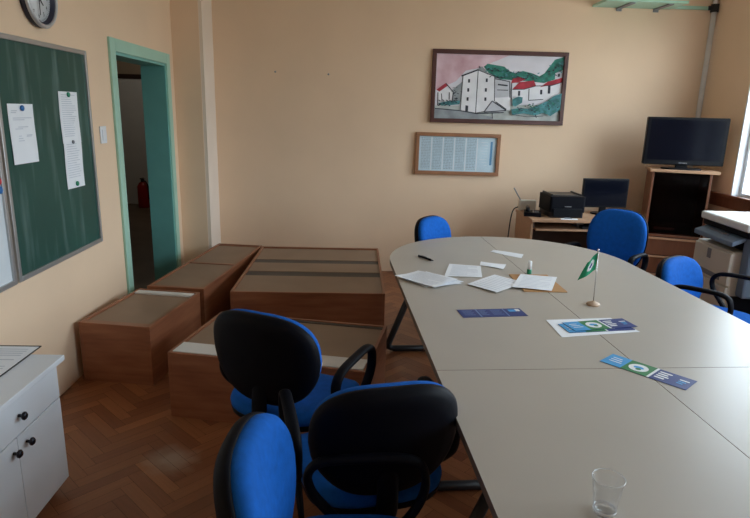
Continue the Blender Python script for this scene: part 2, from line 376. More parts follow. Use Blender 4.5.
# ------------------------------------------------------------------ office chairs
def pad_rings(outline, prof, place):
    return [[place(x * r, z * r, y) for x, z in outline] for r, y in prof]
def make_chair():
    root = empty('office_chair', (0, 0, 0), 0, 'x', 'chair', 'blue office chairs around the conference table')
    # star base and casters
    sb = MB(); sb.lathe([(.0, .075), (.045, .075), (.045, .115), (.03, .125), (0, .125)], 16, caps=False)
    for k in range(5):
        a = 2 * PI * k / 5 + .3; c, s_ = math.cos(a), math.sin(a)
        sb.tube([(c * .03, s_ * .03, .10), (c * .15, s_ * .15, .088), (c * .265, s_ * .265, .068)], .026, 8, 0, .7, (0, 0, 1), .017)
    base = sb.build('star_base', 'plastic', root)
    for k in range(5):
        a = 2 * PI * k / 5 + .3; c, s_ = math.cos(a) * .262, math.sin(a) * .262
        cm = MB(); cm.cyl((0, -.022, .027), (0, -.005, .027), .027, 14).cyl((0, .005, .027), (0, .022, .027), .027, 14).cyl((0, 0, .03), (0, 0, .066), .008, 8)
        cm.build('caster', 'rubber', base, (c, s_, 0), (0, 0, a + .7))
    MB().lathe([(0, .12), (.026, .12), (.026, .26), (.017, .265), (.017, .40), (0, .40)], 16, caps=False).build('gas_column', 'black', root)
    # mechanism and seat
    me = MB().ext(-.07, .07, -.10, .09, .385, .425); me.cyl((.06, .02, .40), (.24, .03, .395), .006, 8)
    me.build('tilt_mechanism', 'black', root, bevel=.008)
    ol = sup(.235, .225, 3.6)
    sp = lambda x, y, z: (x * (1 + .04 * y / .22), y + .0, z - (.035 * max(0, (y - .10) / .12) ** 2 if y > .10 else 0) + .015 * (abs(x) / .23) ** 2)
    MB().rings(pad_rings(ol, [(.55, .418), (.9, .42), (.985, .43), (1., .445), (.985, .452)], sp)).build('seat_shell', 'plastic', root)
    MB().rings(pad_rings(ol, [(.96, .447), (1., .455), (1.01, .470), (.99, .485), (.94, .497), (.85, .503), (.6, .505), (.3, .502), (.02, .50)], sp)).build('seat', 'blue', root)
    # back bracket
    pts = spline([(0, -.06, .405), (0, -.19, .405), (0, -.245, .43), (0, -.262, .48), (0, -.262, .55), (0, -.252, .63)], 5)
    MB().tube(pts, .034, 12, 0, .42).build('back_bracket', 'plastic', root)
    # backrest: rounded shield, broad above and drawn in below, bent round the sitter and leaning back
    bo = []
    for x, z in sup(.222, .185, 3.0, 56):
        f = 1. - (.24 * (-z / .185) ** 1.5 if z < 0 else .05 * (z / .185) ** 2); bo.append((x * f, z))
    zc = .755; lean = math.radians(7)
    def bp(x, z, y):
        y = y + .55 * x * x - .10 * max(0, z) ** 2 / .185
        return (x, -.235 + y * math.cos(lean) - z * math.sin(lean), zc + z * math.cos(lean) + y * math.sin(lean))
    MB().rings(pad_rings(bo, [(.02, -.046), (.4, -.045), (.75, -.042), (.92, -.034), (1.0, -.020), (1.03, -.004), (1.025, .008), (1.0, .010)], bp)).build('backrest_shell', 'plastic', root)
    MB().rings(pad_rings(bo, [(.97, .000), (1.0, .010), (1.005, .022), (.985, .036), (.93, .047), (.82, .053), (.55, .056), (.25, .057), (.02, .057)], bp)).build('back_cushion', 'blue', root)
    # loop armrests
    for sg in (-1, 1):
        P = [(.19, .05, .415), (.235, .12, .445), (.252, .185, .53), (.256, .20, .61), (.256, .165, .665), (.256, .04, .668), (.256, -.09, .655),
             (.256, -.135, .615), (.255, -.125, .555), (.248, -.07, .49), (.225, -.01, .435), (.19, .0, .415)]
        MB().tube(spline([(sg * x, y, z) for x, y, z in P], 5), .021, 10, 0, .62).build('armrest', 'plastic', root)
    return root
proto = make_chair()
def place_chair(bx, by, ang, ztop, label, tall=1., arm=0., first=[True]):
    """bx,by: where the top of the back stands; ang: heading; the gas lift sets the height."""
    o = proto if first[0] else copy_tree(proto); first[0] = False
    a = math.radians(ang); f = Vector((math.cos(a), math.sin(a)))
    p = Vector((bx, by)) + f * .25
    o.location = (p.x, p.y, 0); o.rotation_euler = (0, 0, a - PI / 2)
    dz = ztop - .94
    for ch in o.children:
        n = ch.name.split('.')[0]
        if n in ('backrest_shell', 'back_cushion'):          # the back slides on its bracket; one chair has a taller back
            ch.scale.z = tall; ch.location.z = dz - .945 * (tall - 1)
        if n == 'armrest': ch.location.z = arm
    o['label'] = label
    return o
place_chair(-.352, 2.02, 65, .905, 'blue office chair with black back turned to us, nearest the wooden boxes')
place_chair(.100, 1.525, 103, .872, 'blue office chair with black back turned to us, right against the near table edge')
place_chair(-.252, 1.225, -2, .882, 'blue office chair showing its bright blue backrest side-on at the bottom of the photo')
place_chair(.555, 4.47, -38, .84, 'blue office chair behind the rounded left end of the table by the back wall')
place_chair(2.02, 4.40, -134, .94, 'blue office chair between the conference table and the computer desk', 1.3)
place_chair(1.945, 3.42, -56, .805, 'blue office chair at the right table edge in front of the photocopier', 1., .045)

# ------------------------------------------------------------------ cabinets lying on the floor, backs up
def lying_cabinet(loc, rz, w, d, h, label, panels, strips=(), bars=()):
    """local x: width, y: length; origin at the near-left bottom corner"""
    t = empty('lying_cabinet', (*loc, 0), math.radians(rz), label, 'cabinet', 'wooden cabinets laid on the floor')
    k = .018
    MB().ext(0, k, 0, d, 0, h).build('side_panel', ['cherry'], t, bevel=.0015)
    MB().ext(w - k, w, 0, d, 0, h).build('side_panel', ['cherry'], t, bevel=.0015)
    MB().ext(k, w - k, 0, k, 0, h - .001).build('end_panel', 'cherry', t, bevel=.0015)
    MB().ext(k, w - k, d - k, d, 0, h - .001).build('end_panel', 'cherry', t, bevel=.0015)
    for a, b in panels: MB().ext(k, w - k, a, b, h - .016, h - .011).build('back_panel', 'hdf', t)
    for a, b, m, dz in bars: MB().ext(k, w - k, a, b, h - dz - .02, h - dz).build('rail', m, t, bevel=.001)
    for a, b in strips: tag(MB().ext(k + .001, w - k - .001, a, b, h - .010, h + .003).build('crosspiece', 'white_melamine', t, bevel=.001), 'white crosspiece')
    MB().ext(k, w - k, k, d - k, .02, .03).build('door', 'cherry', t)
    return t
lying_cabinet((-1.64, 3.31), -9, .445, .70, .37, 'short wooden cabinet lying by the left wall, white strip across its far end',
              [(.06, .60)], [(.60, .655)], [(.018, .06, 'cherry_rail', .004)])
lying_cabinet((-1.50, 4.06), -7.5, .42, 1.42, .37, 'long narrow wooden cabinet lying in front of the doorway',
              [(.05, .70), (.735, 1.37)], (), [(.018, .05, 'cherry_rail', .004), (.70, .735, 'cherry_rail', .004), (1.37, 1.382, 'cherry_rail', .004)])
lying_cabinet((-.888, 3.96), .2, 1.09, 1.42, .37, 'wide wooden cabinet lying by the back wall, two dark slots across its back',
              [(.018, .46), (.59, .86), (.97, 1.38)], (), [(.46, .59, 'hdf_dark', .015), (.86, .97, 'hdf_dark', .015)])
lying_cabinet((-.985, 2.885), -11.5, 1.06, .665, .37, 'wide wooden cabinet lying behind the nearest chairs, white strip along its near edge',
              [(.14, .62)], [(.019, .145)], [(.62, .647, 'hdf_dark', .006)])

# ------------------------------------------------------------------ white low cabinet, left foreground
wc = empty('low_cabinet', (-1.675, 1.63, 0), 0, 'white low cabinet with dark knobs against the left wall in the foreground', 'cabinet')
D = .445; Wc = .64
MB().ext(0, D - .02, 0, Wc, .05, .575).ext(.02, D - .06, .02, Wc - .02, 0, .05).build('body', 'white', wc, bevel=.002)
MB().ext(0, D + .012, -.01, Wc + .045, .577, .60).build('worktop', 'white', wc, bevel=.003)
def knob(parent, x, y, z):
    kb = MB().lathe([(0, 0), (.006, 0), (.006, .012), (.015, .018), (.016, .024), (.010, .030), (0, .031)], 16, caps=False)
    kb.build('knob', 'knob', parent, (x, y, z), (0, PI / 2, 0))
dw = MB().ext(D - .019, D, .004, Wc - .004, .435, .572).build('drawer', 'white', wc, bevel=.002); knob(dw, D, .345, .506)
for a, b, ky in ((.004, .318, .288), (.322, Wc - .004, .372)):
    dd = MB().ext(D - .019, D, a, b, .055, .430).build('door', 'white', wc, bevel=.002); knob(dd, D, ky, .385)
def sheet(name, pts, z, label, cat, m='paper', group=None, lines=0, wave=.0, tilt=0.0, ink='ink'):
    """one leaf of paper lying flat: four world corners (near-left first, counter-clockwise), gentle waves, print on its face"""
    A, B, C, Dd = [Vector((*p, 0)) for p in pts]; mb = MB(); n = 8
    ctr = (A + B + C + Dd) / 4; ph = random.random() * 6
    def q(u, v, up=0.):
        p = A * (1 - u) * (1 - v) + B * u * (1 - v) + C * u * v + Dd * (1 - u) * v - ctr
        return (p.x, p.y, up + wave * (.5 + .5 * math.sin(ph + 3 * u + 4 * v)) + tilt * u * v)
    vs = [q(i / n, j / n, .0008) for j in range(n + 1) for i in range(n + 1)]
    fs = [(j * (n + 1) + i, j * (n + 1) + i + 1, (j + 1) * (n + 1) + i + 1, (j + 1) * (n + 1) + i) for j in range(n) for i in range(n)]
    mb.add(vs, fs, 0, True)
    o2 = len(vs); mb.add([(x, y, h - .0008) for x, y, h in vs], [f[::-1] for f in fs], 0, True)
    for k in range(lines):
        v = .90 - .8 * k / max(1, lines - 1); u1 = random.choice((.9, .88, .9, .6))
        segs = [(.12 + (u1 - .12) * s_ / 4) for s_ in range(5)]
        for s_ in range(4):
            mb.add([q(segs[s_], v, .0013), q(segs[s_ + 1], v, .0013), q(segs[s_ + 1], v + .022, .0013), q(segs[s_], v + .022, .0013)], [(0, 1, 2, 3)], 1)
    o = mb.build(name, [m, ink]); o.location = (ctr.x, ctr.y, z)
    return tag(o, label, cat, group)
f1 = MB().ext(-1.60, -1.352, 2.03, 2.395, .6005, .6055).build('document_folder', 'black', None, bevel=.002)
tag(f1, 'flat black folder on the white low cabinet beneath a sheet of paper', 'folder')
sheet('paper_sheet', [(-1.597, 2.033), (-1.354, 2.033), (-1.354, 2.378), (-1.597, 2.378)], .6062, 'white sheet of paper lying on the black folder, on the white low cabinet', 'paper', lines=14)

# ------------------------------------------------------------------ left wall: boards, notices, clock, switch
def on_left(y, z, off=0.): return (X0 + off, y, z)
cb = empty('chalkboard', (X0, 3.29, 1.343), 0, 'green chalkboard in a metal frame on the left wall', 'chalkboard')
a, b, z0, z1 = -.48, .48, -.585, .585
MB().ext(.008, .016, a + .02, b - .02, z0 + .02, z1 - .02).build('writing_panel', 'board', cb)
MB().ext(.001, .026, a, a + .025, z0, z1).ext(.001, .026, b - .025, b, z0, z1).ext(.001, .026, a + .025, b - .025, z0, z0 + .025).ext(.001, .026, a + .025, b - .025, z1 - .025, z1).build('frame', 'alu', cb, bevel=.003)
wb = empty('whiteboard', (X0, 2.31, 1.343), 0, 'whiteboard left of the green chalkboard, cut off by the photo edge', 'whiteboard')
MB().ext(.008, .016, a + .02, b - .02, z0 + .02, z1 - .02).build('writing_panel', 'wboard', wb)
MB().ext(.001, .026, a, a + .025, z0, z1).ext(.001, .026, b - .025, b, z0, z1).ext(.001, .026, a + .025, b - .025, z0, z0 + .025).ext(.001, .026, a + .025, b - .025, z1 - .025, z1).build('frame', 'alu', wb, bevel=.003)
def notice(y0, y1, z0, z1, label, lines, seed):
    rnd = random.Random(seed); mb = MB(); n = 6
    f = lambda u, v: (.003 * (math.sin(5 * v + seed) * .5 + .5) + .002 * u, y0 + (y1 - y0) * u, z0 + (z1 - z0) * v)
    vs = [f(i / n, j / n) for j in range(n + 1) for i in range(n + 1)]
    fs = [(j * (n + 1) + i, j * (n + 1) + i + 1, (j + 1) * (n + 1) + i + 1, (j + 1) * (n + 1) + i) for j in range(n) for i in range(n)]
    mb.add(vs, fs, 0, True); mb.add([(x - .0008, y, z) for x, y, z in vs], [q[::-1] for q in fs], 0, True)
    for (u0, u1, v) in lines:
        p = [f(u0, v), f(u1, v), f(u1, v + .013), f(u0, v + .013)]
        mb.add([(x + .0012, y, z) for x, y, z in p], [(0, 1, 2, 3)], 1)
    yc, zc = (y0 + y1) / 2, (z0 + z1) / 2
    mb.v = [(x, y - yc, z - zc) for x, y, z in mb.v]
    o = mb.build('notice_sheet', ['paper', 'ink'], None, (X0 + .0185, yc, zc)); tag(o, label, 'paper', 'notices on the chalkboard')
L1 = [(.12, .34, .88), (.1, .3, .85), (.15, .9, .76), (.15, .6, .73), (.32, .72, .61), (.2, .5, .58), (.3, .42, .46), (.28, .46, .42), (.26, .5, .38), (.62, .85, .47), (.6, .82, .45)]
notice(2.892, 3.11, 1.325, 1.612, 'single white notice on the left of the green chalkboard, under a blue magnet', L1, 1)
L2 = [(.12, .6 + .3 * random.random(), .93 - .042 * k) for k in range(20)]
notice(3.385, 3.60, 1.40, 1.684, 'upper white notice of the tall pair on the right of the green chalkboard', L2, 2)
L3 = [(.12, .6 + .3 * random.random(), .93 - .05 * k) for k in range(15)]
notice(3.39, 3.598, 1.142, 1.41, 'lower white notice of the tall pair on the right of the green chalkboard', L3, 3)
def magnet(y, z, m, label, off=.024, r=.014):
    o = MB().lathe([(0, 0), (r, 0), (r, .006), (r * .7, .009), (0, .0095)], 18, caps=False).build('magnet', m, None, (X0 + off, y, z), (0, PI / 2, 0))
    tag(o, label, 'magnet', 'round board magnets')
magnet(3.005, 1.592, 'blueplastic', 'round blue magnet at the top of the left notice on the chalkboard', .0235)
magnet(3.49, 1.668, 'greenplastic', 'green magnet at the top of the upper right notice on the chalkboard', .0235)
magnet(3.49, 1.405, 'grey', 'small grey magnet where the two right notices overlap on the chalkboard', .0245, .010)
magnet(3.495, 1.165, 'greenplastic', 'green magnet at the bottom of the lower right notice on the chalkboard', .0235)
magnet(2.745, 1.305, 'blueplastic', 'blue magnet on the whiteboard, topmost of three in a column', .0165, .017)
magnet(2.755, 1.262, 'redplastic', 'red magnet on the whiteboard between two blue ones', .0165, .015)
magnet(2.755, 1.222, 'blueplastic', 'blue magnet on the whiteboard, lowest of three in a column', .0165, .017)
ck = empty('wall_clock', (X0, 3.28, 2.15), 0, 'round wall clock with a silver rim above the green chalkboard', 'clock')
RY = (0, PI / 2, 0)
MB().lathe([(0, .001), (.150, .001), (.156, .012), (.152, .034), (.140, .038), (.128, .034), (.126, .012), (0, .012)], 48, caps=False).build('case', 'clock_dark', ck, (0, 0, 0), RY)
MB().lathe([(.156, .030), (.158, .038), (.150, .046), (.141, .046), (.136, .039), (.141, .034)], 48, caps=False).build('rim', 'clock_rim', ck, (0, 0, 0), RY)
fc = MB().lathe([(0, .0125), (.126, .0125), (.126, .016), (0, .016)], 48, caps=False)
face = fc.build('face', 'clock_face', ck, (0, 0, 0), RY)
BX = Matrix(((0, 0, 1, 0), (1, 0, 0, 0), (0, 1, 0, 0), (0, 0, 0, 1)))   # text plane -> left wall plane (x right -> +Y, y up -> +Z)
nm = MB()
for h in range(1, 13):
    an = PI / 2 - h * PI / 6
    text_mesh(nm, str(h), .030, tr(.0168, .096 * math.cos(an), .096 * math.sin(an)) @ BX, 0)
for k in range(60):
    an = k * PI / 30; nm.add([(.0168, r * math.cos(an + s_), r * math.sin(an + s_)) for r, s_ in ((.114, -.012), (.121, -.012), (.121, .012), (.114, .012))], [(0, 1, 2, 3)])
nm.build('numerals', 'black_ink', ck)
def hand(l, w, clockpos, x):
    an = PI / 2 - clockpos * PI / 6; d = Vector((0, math.cos(an), math.sin(an))); nrm = Vector((0, -d.z, d.y)); mb = MB()
    q = [-d * .018 - nrm * w, -d * .018 + nrm * w, d * l + nrm * w * .5, d * l - nrm * w * .5]
    mb.add([(x, p.y, p.z) for p in q] + [(x + .002, p.y, p.z) for p in q], [(3, 2, 1, 0), (4, 5, 6, 7), (0, 1, 5, 4), (1, 2, 6, 5), (2, 3, 7, 6), (3, 0, 4, 7)])
    mb.build('hand', 'black_ink', ck)
hand(.060, .005, 4.4, .020); hand(.094, .004, 6.05, .024); hand(.05, .0025, 8.6, .028)
sw = empty('light_switch', (X0, 3.955, 1.427), 0, 'white light switch on the left wall between chalkboard and doorway', 'light switch')
MB().ext(.001, .010, -.045, .045, -.055, .055).build('plate', 'white', sw, bevel=.003)
MB().ext(.010, .015, -.028, .028, -.035, .035).build('rocker', 'white', sw, bevel=.002)

# ------------------------------------------------------------------ back wall: painting, framed print, shelf, pipe
def frame_thing(name, xc, zc, w, h, bw, m, label, cat, roll=0.):
    t = empty(name, (xc, Y1, zc), 0, label, cat); t.rotation_euler = (math.radians(-1.5), math.radians(roll), 0)
    mb = MB().ext(-w / 2, w / 2, -.034, -.004, h / 2 - bw, h / 2).ext(-w / 2, w / 2, -.034, -.004, -h / 2, -h / 2 + bw)
    mb.ext(-w / 2, -w / 2 + bw, -.034, -.004, -h / 2 + bw, h / 2 - bw).ext(w / 2 - bw, w / 2, -.034, -.004, -h / 2 + bw, h / 2 - bw)
    mb.build('frame', m, t, bevel=.004)
    return t
pt = frame_thing('framed_painting', 1.345, 1.873, 1.315, .685, .04, 'frame_dark', 'wide framed painting of a white tower house on the back wall', 'painting')
PC = ['white_print']
PM = {'pink': mat('painted_pink_sky', (.70, .36, .42), .7, var=.2, scale=3, c2=(.82, .68, .74)), 'cloud': mat('painted_pale_sky', (.76, .74, .80), .7, var=.08, scale=4),
      'hill': mat('painted_green_hill', (.03, .20, .15), .7, var=.5, scale=16), 'w': mat('painted_white', (.84, .84, .87), .7, var=.08, scale=8),
      'w2': mat('painted_grey_white', (.55, .56, .60), .7, var=.1, scale=8), 'roof': mat('painted_red', (.42, .03, .05), .7, var=.3, scale=14),
      'k': mat('painted_black', (.03, .035, .05), .7, var=.2), 'g': mat('painted_grey', (.30, .33, .35), .7, var=.25, scale=10),
      'bush': mat('painted_blue_green', (.07, .24, .26), .7, var=.5, scale=18), 'ground': mat('painted_ground', (.50, .54, .52), .7, var=.2, scale=9)}
keys = list(PM); art = MB(); layer = [0]
def uvq(x, y):
    # drawing coordinates (750 x 450 sketch of the picture) -> canvas
    u = (x - 52 + (y - 62) * .03) / 645; v = 1 - (y - 62 - (x - 52) * .03) / 335
    u = min(max(u, 0), 1); v = min(max(v, 0), 1)
    return (-.6175 + 1.235 * u, -.3025 + .605 * v)
def shape(key, pts):
    layer[0] += 1; y = -.012 - .00012 * layer[0]
    P = [uvq(*p) for p in pts]
    ar = sum(P[k][0] * P[(k + 1) % len(P)][1] - P[(k + 1) % len(P)][0] * P[k][1] for k in range(len(P)))
    if ar < 0: P = P[::-1]
    art.add([(x, y, z) for x, z in P], [list(range(len(P)))], keys.index(key))
def stroke(pts, w=5, key='k'):
    for p, q in zip(pts, pts[1:]):
        d = Vector((q[0] - p[0], q[1] - p[1])); l = d.length or 1; n_ = Vector((-d.y, d.x)) / l * w / 2
        shape(key, [(p[0] + n_.x, p[1] + n_.y), (q[0] + n_.x, q[1] + n_.y), (q[0] - n_.x, q[1] - n_.y), (p[0] - n_.x, p[1] - n_.y)])
shape('cloud', [(30, 40), (720, 40), (720, 460), (30, 460)])
shape('pink', [(30, 40), (420, 40), (330, 110), (300, 130), (200, 150), (150, 205), (30, 250)])
shape('ground', [(30, 330), (720, 330), (720, 460), (30, 460)])
shape('hill', [(290, 130), (310, 115), (350, 122), (395, 130), (420, 152), (450, 165), (490, 152), (540, 165), (575, 180), (600, 165), (625, 130), (650, 95), (720, 80), (720, 160), (660, 195), (600, 215), (520, 205), (440, 200), (380, 195), (330, 180)])
shape('g', [(125, 255), (185, 205), (185, 310), (120, 310)])
shape('w', [(58, 262), (100, 232), (135, 262), (130, 312), (58, 326)]); shape('roof', [(52, 248), (98, 214), (112, 226), (68, 258)])
stroke([(100, 215), (140, 262), (132, 310)], 5); stroke([(60, 262), (60, 330), (130, 312)], 5); stroke([(78, 268), (82, 312)], 4); stroke([(118, 262), (118, 300)], 5)
shape('bush', [(60, 318), (120, 305), (175, 305), (172, 325), (80, 332)])
shape('w2', [(350, 192), (425, 205), (430, 285), (352, 292)]); stroke([(350, 192), (425, 207), (430, 300)], 5); stroke([(365, 222), (415, 228)], 7); stroke([(362, 250), (418, 252)], 4)
shape('w', [(350, 290), (432, 290), (432, 360), (350, 330)])
shape('w', [(436, 245), (560, 232), (560, 305), (436, 305)]); shape('w', [(555, 240), (720, 205), (720, 300), (600, 312), (555, 302)])
shape('w2', [(655, 165), (720, 150), (720, 190), (655, 195)]); shape('k', [(668, 168), (680, 166), (680, 182), (668, 184)])
shape('roof', [(432, 215), (440, 192), (475, 184), (505, 196), (470, 212)]); shape('roof', [(440, 246), (475, 210), (548, 202), (560, 228), (500, 245)])
shape('roof', [(580, 236), (620, 208), (720, 188), (720, 212), (640, 226)]); stroke([(440, 248), (500, 247), (560, 230), (640, 228), (720, 212)], 4)
stroke([(435, 215), (437, 300)], 4); stroke([(525, 245), (525, 305), (600, 300)], 4)
for x, y, w, h in ((475, 268, 11, 26), (588, 262, 11, 24), (628, 250, 13, 40)): shape('k', [(x - w / 2, y - h / 2), (x + w / 2, y - h / 2), (x + w / 2, y + h / 2), (x - w / 2, y + h / 2)])
shape('w', [(185, 176), (262, 150), (255, 370), (175, 357)]); shape('w', [(262, 150), (347, 180), (350, 320), (300, 362), (255, 370)])
stroke([(178, 178), (262, 146), (350, 180)], 7); stroke([(262, 150), (255, 370)], 4); stroke([(186, 176), (176, 357)], 3); stroke([(347, 182), (350, 310)], 4); stroke([(175, 357), (255, 371), (300, 363)], 4)
stroke([(268, 128), (275, 150), (300, 152)], 6); shape('g', [(262, 146), (280, 128), (310, 160), (345, 178)])
for x, y in ((217, 203), (214, 250), (212, 297), (307, 200), (304, 250), (303, 298)): shape('k', [(x - 5, y - 9), (x + 5, y - 9), (x + 5, y + 9), (x - 5, y + 9)])
shape('k', [(202, 330), (216, 332), (215, 366), (201, 363)])
shape('w2', [(300, 362), (335, 308), (410, 356), (400, 368)]); stroke([(300, 362), (338, 308), (412, 358), (300, 366)], 5); stroke([(355, 312), (412, 352)], 5)
shape('g', [(45, 348), (175, 358), (260, 376), (345, 392), (345, 420), (40, 410)]); stroke([(45, 345), (175, 358), (260, 374), (400, 368)], 5); stroke([(340, 372), (342, 400)], 4)
rb = random.Random(5)
def dabs(key, x0, x1, fy0, fy1, n, w=7):
    for _ in range(n):
        t = rb.random(); x = x0 + (x1 - x0) * t; y = fy0(t) + (fy1(t) - fy0(t)) * rb.random(); a_ = rb.uniform(-.6, .6); q = rb.uniform(.5, 1.4) * w
        shape(key, [(x - q, y - q * a_), (x, y - q * .45), (x + q, y + q * a_), (x, y + q * .5)])
dabs('k', 310, 560, lambda t: 130 + 40 * t, lambda t: 185 + 10 * t, 34); dabs('bush', 300, 600, lambda t: 125 + 45 * t, lambda t: 175 + 30 * t, 30)
dabs('k', 620, 700, lambda t: 130 - 30 * t, lambda t: 180, 16); dabs('bush', 620, 700, lambda t: 125 - 30 * t, lambda t: 190, 14)
dabs('k', 62, 175, lambda t: 300, lambda t: 335, 14); dabs('k', 130, 182, lambda t: 240 - 20 * t, lambda t: 300, 12)
shape('bush', [(440, 300), (470, 285), (492, 290), (490, 318), (455, 338), (440, 330)])
shape('bush', [(436, 352), (480, 345), (520, 350), (570, 332), (620, 310), (650, 285), (720, 270), (720, 350), (680, 360), (640, 388), (600, 372), (560, 385), (500, 374), (440, 382)])
dabs('k', 445, 700, lambda t: 345 - 55 * t, lambda t: 385 - 20 * t, 34, 6); dabs('hill', 445, 700, lambda t: 345 - 60 * t, lambda t: 385 - 20 * t, 26, 8)
stroke([(560, 380), (566, 398)], 4); stroke([(440, 380), (520, 392), (600, 388)], 3)
art.ext(-.618, .618, -.011, -.005, -.303, .303, keys.index('w'))
art.build('canvas', [PM[k] for k in keys], pt)
pr = frame_thing('framed_notice', .981, 1.226, .845, .412, .036, 'frame_light', 'small wooden frame with a pale blue printed chart below the painting', 'framed print', .35)
PB = mat('pale_blue_print', (.60, .76, .85), .6, var=.08, scale=6); PG = mat('print_text', (.38, .50, .57), .6, var=.25, scale=60); PT = mat('print_title', (.10, .30, .52), .6)
PW = mat('print_margin', (.82, .88, .93), .6)
pm = MB().ext(-.39, .39, -.014, -.006, -.172, .172, 0)
for c in range(5):
    x0 = -.365 + .114 * c
    for k in range(20):
        z = .145 - .0155 * k
        x = x0
        while x < x0 + .088:
            l_ = random.uniform(.012, .03); pm.add([(x, -.0146, z), (min(x + l_, x0 + .092), -.0146, z), (min(x + l_, x0 + .092), -.0146, z + .0085), (x, -.0146, z + .0085)], [(0, 1, 2, 3)], 1); x += l_ + .005
    pm.add([(x0 + .097, -.0145, -.165), (x0 + .108, -.0145, -.165), (x0 + .108, -.0145, .165), (x0 + .097, -.0145, .165)], [(0, 1, 2, 3)], 3)
pm.add([(.325, -.0146, -.10), (.347, -.0146, -.10), (.347, -.0146, .13), (.325, -.0146, .13)], [(0, 1, 2, 3)], 2)
for k in range(9): pm.add([(.225 + .011 * (k % 3) * 2, -.0146, .12 - .028 * k), (.30, -.0146, .12 - .028 * k), (.30, -.0146, .124 - .028 * k), (.225 + .011 * (k % 3) * 2, -.0146, .124 - .028 * k)], [(0, 1, 2, 3)], 3)
pm.build('print', [PB, PG, PT, PW], pr)
MB().ext(-.388, .388, -.022, -.020, -.17, .17).build('glazing', 'glass', pr)
for x, z, w in ((-.82, 1.965, 'left'), (-.31, 1.955, 'right')):
    o = MB().lathe([(0, 0), (.007, 0), (.009, .008), (0, .010)], 10, caps=False).build('nail', 'grey', None, (x, Y1, z), (PI / 2, 0, 0))
    tag(o, '%s of two tiny nails in the bare back wall' % w, 'nail', 'nails in the back wall')
sh = empty('wall_shelf', (2.56, Y1, 2.632), 0, 'mint green wall shelf high on the back wall near the right corner', 'shelf')
MB().ext(-.375, .375, -.33, -.001, 0, .022).build('board', 'mint', sh, bevel=.003)
for x in (-.12, .235): MB().ext(x - .025, x + .025, -.30, -.004, -.010, 0).ext(x - .025, x + .025, -.014, -.001, -.03, .0).build('bracket', 'grey', sh, bevel=.002)
MB().ext(2.94, 3.31, Y1 - .03, Y1 - .001, 2.636, 2.666).build('cable_duct', 'mint', None, bevel=.003)
tag(bpy.data.objects['cable_duct'], 'thin mint green cable duct between the high shelf and the corner pipe', 'cable duct')
pp = empty('corner_pipe', (3.345, 5.895, 0), 0, 'thin white pipe running down the back right corner behind the television', 'pipe')
MB().cyl((0, 0, .02), (0, 0, 3.095), .024, 16).build('tube', 'pipe', pp)
MB().cyl((0, 0, 2.615), (0, 0, 2.685), .036, 16).cyl((-.06, -.005, 2.65), (0, 0, 2.65), .02, 12).build('coupling', 'rubber', pp)

# ------------------------------------------------------------------ computer desk
dk = empty('computer_desk', (2.02, 5.30, 0), 0, 'light wood computer desk against the back wall', 'desk')
dw_, dd_ = 1.0, .55
MB().ext(-.5, .5, -.28, .28, .715, .74).build('desktop', 'light_wood', dk, bevel=.003)
for x in (-.485, .485): MB().ext(x - .01, x + .01, -.25, .26, 0, .714).build('side_panel', 'light_wood', dk, bevel=.002)
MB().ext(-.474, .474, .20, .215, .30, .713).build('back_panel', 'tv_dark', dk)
MB().ext(-.45, .40, -.26, .10, .635, .651).build('keyboard_tray', 'light_wood', dk, bevel=.002)
MB().ext(-.05, .012, -.15, .05, .652, .70).ext(-.455, -.447, -.2, .1, .651, .714).build('tray_bracket', 'grey', dk, bevel=.002)
kb = MB().ext(-.22, .22, -.075, .075, 0, .02)
for r in range(5):
    for c in range(14): kb.ext(-.21 + c * .03, -.184 + c * .03, -.065 + r * .027, -.043 + r * .027, .02, .026, 1)
o = kb.build('keyboard', ['black', 'gloss_black'], None, (2.21, 5.14, .652), bevel=.0); tag(o, 'black computer keyboard on the pull-out tray of the computer desk', 'keyboard')
# laser printer
pn = empty('laser_printer', (1.855, 5.27, .74), math.radians(2), 'black laser printer on the computer desk, left of the monitor', 'printer')
MB().prism([(-.16, -.15), (.16, -.15), (.16, .16), (-.16, .16)], .05, .19).build('body', 'plastic', pn, bevel=.018, seg=3)
MB().ext(-.15, .15, -.14, .15, 0, .05).build('base', 'black', pn, bevel=.006)
MB().ext(-.12, .12, -.10, .14, .188, .197).ext(-.14, -.125, -.10, .14, .188, .208).ext(.125, .14, -.10, .14, .188, .208).build('output_tray', 'black', pn, bevel=.003)
MB().ext(-.13, .13, -.162, -.149, .012, .085).build('front_flap', 'gloss_black', pn, bevel=.004)
tag(MB().ext(-.03, .03, -.2, -.15, .003, .007).ext(-.03, .03, -.158, -.1535, .10, .106).build('label_strip', 'grey', pn), 'grey strip')
# paper on the desk in front of printer, monitor, phone
sheet('paper_sheet', [(1.78, 5.03), (1.93, 5.03), (1.95, 5.10), (1.80, 5.105)], .7402, 'small white paper on the computer desk in front of the black printer', 'paper')
mn = empty('monitor', (2.295, 5.40, .7405), math.radians(2), 'flat black computer monitor on the desk near the television', 'monitor')
MB().ext(-.215, .215, -.018, .018, .062, .330).build('housing', 'gloss_black', mn, bevel=.006)
MB().ext(-.200, .200, -.0195, -.0175, .080, .315).build('screen', 'screen', mn)
MB().ext(-.03, .03, .0, .03, .01, .14).build('neck', 'gloss_black', mn, bevel=.006)
MB().prism(sup(.11, .08, 2.5, 32), 0, .012).build('stand', 'gloss_black', mn, bevel=.003)
ph = empty('desk_phone', (1.585, 5.24, .74), math.radians(-15), 'black desk telephone left of the printer on the computer desk', 'telephone')
MB().prism([(-.075, -.09), (.075, -.09), (.075, .09), (-.075, .09)], 0, .035).build('body', 'plastic', ph, bevel=.01)
MB().tube(spline([(-.045, -.085, .05), (-.045, -.06, .068), (-.045, .06, .068), (-.045, .085, .05)], 5), .018, 10, 0, .8).build('handset', 'gloss_black', ph)
kp = MB()
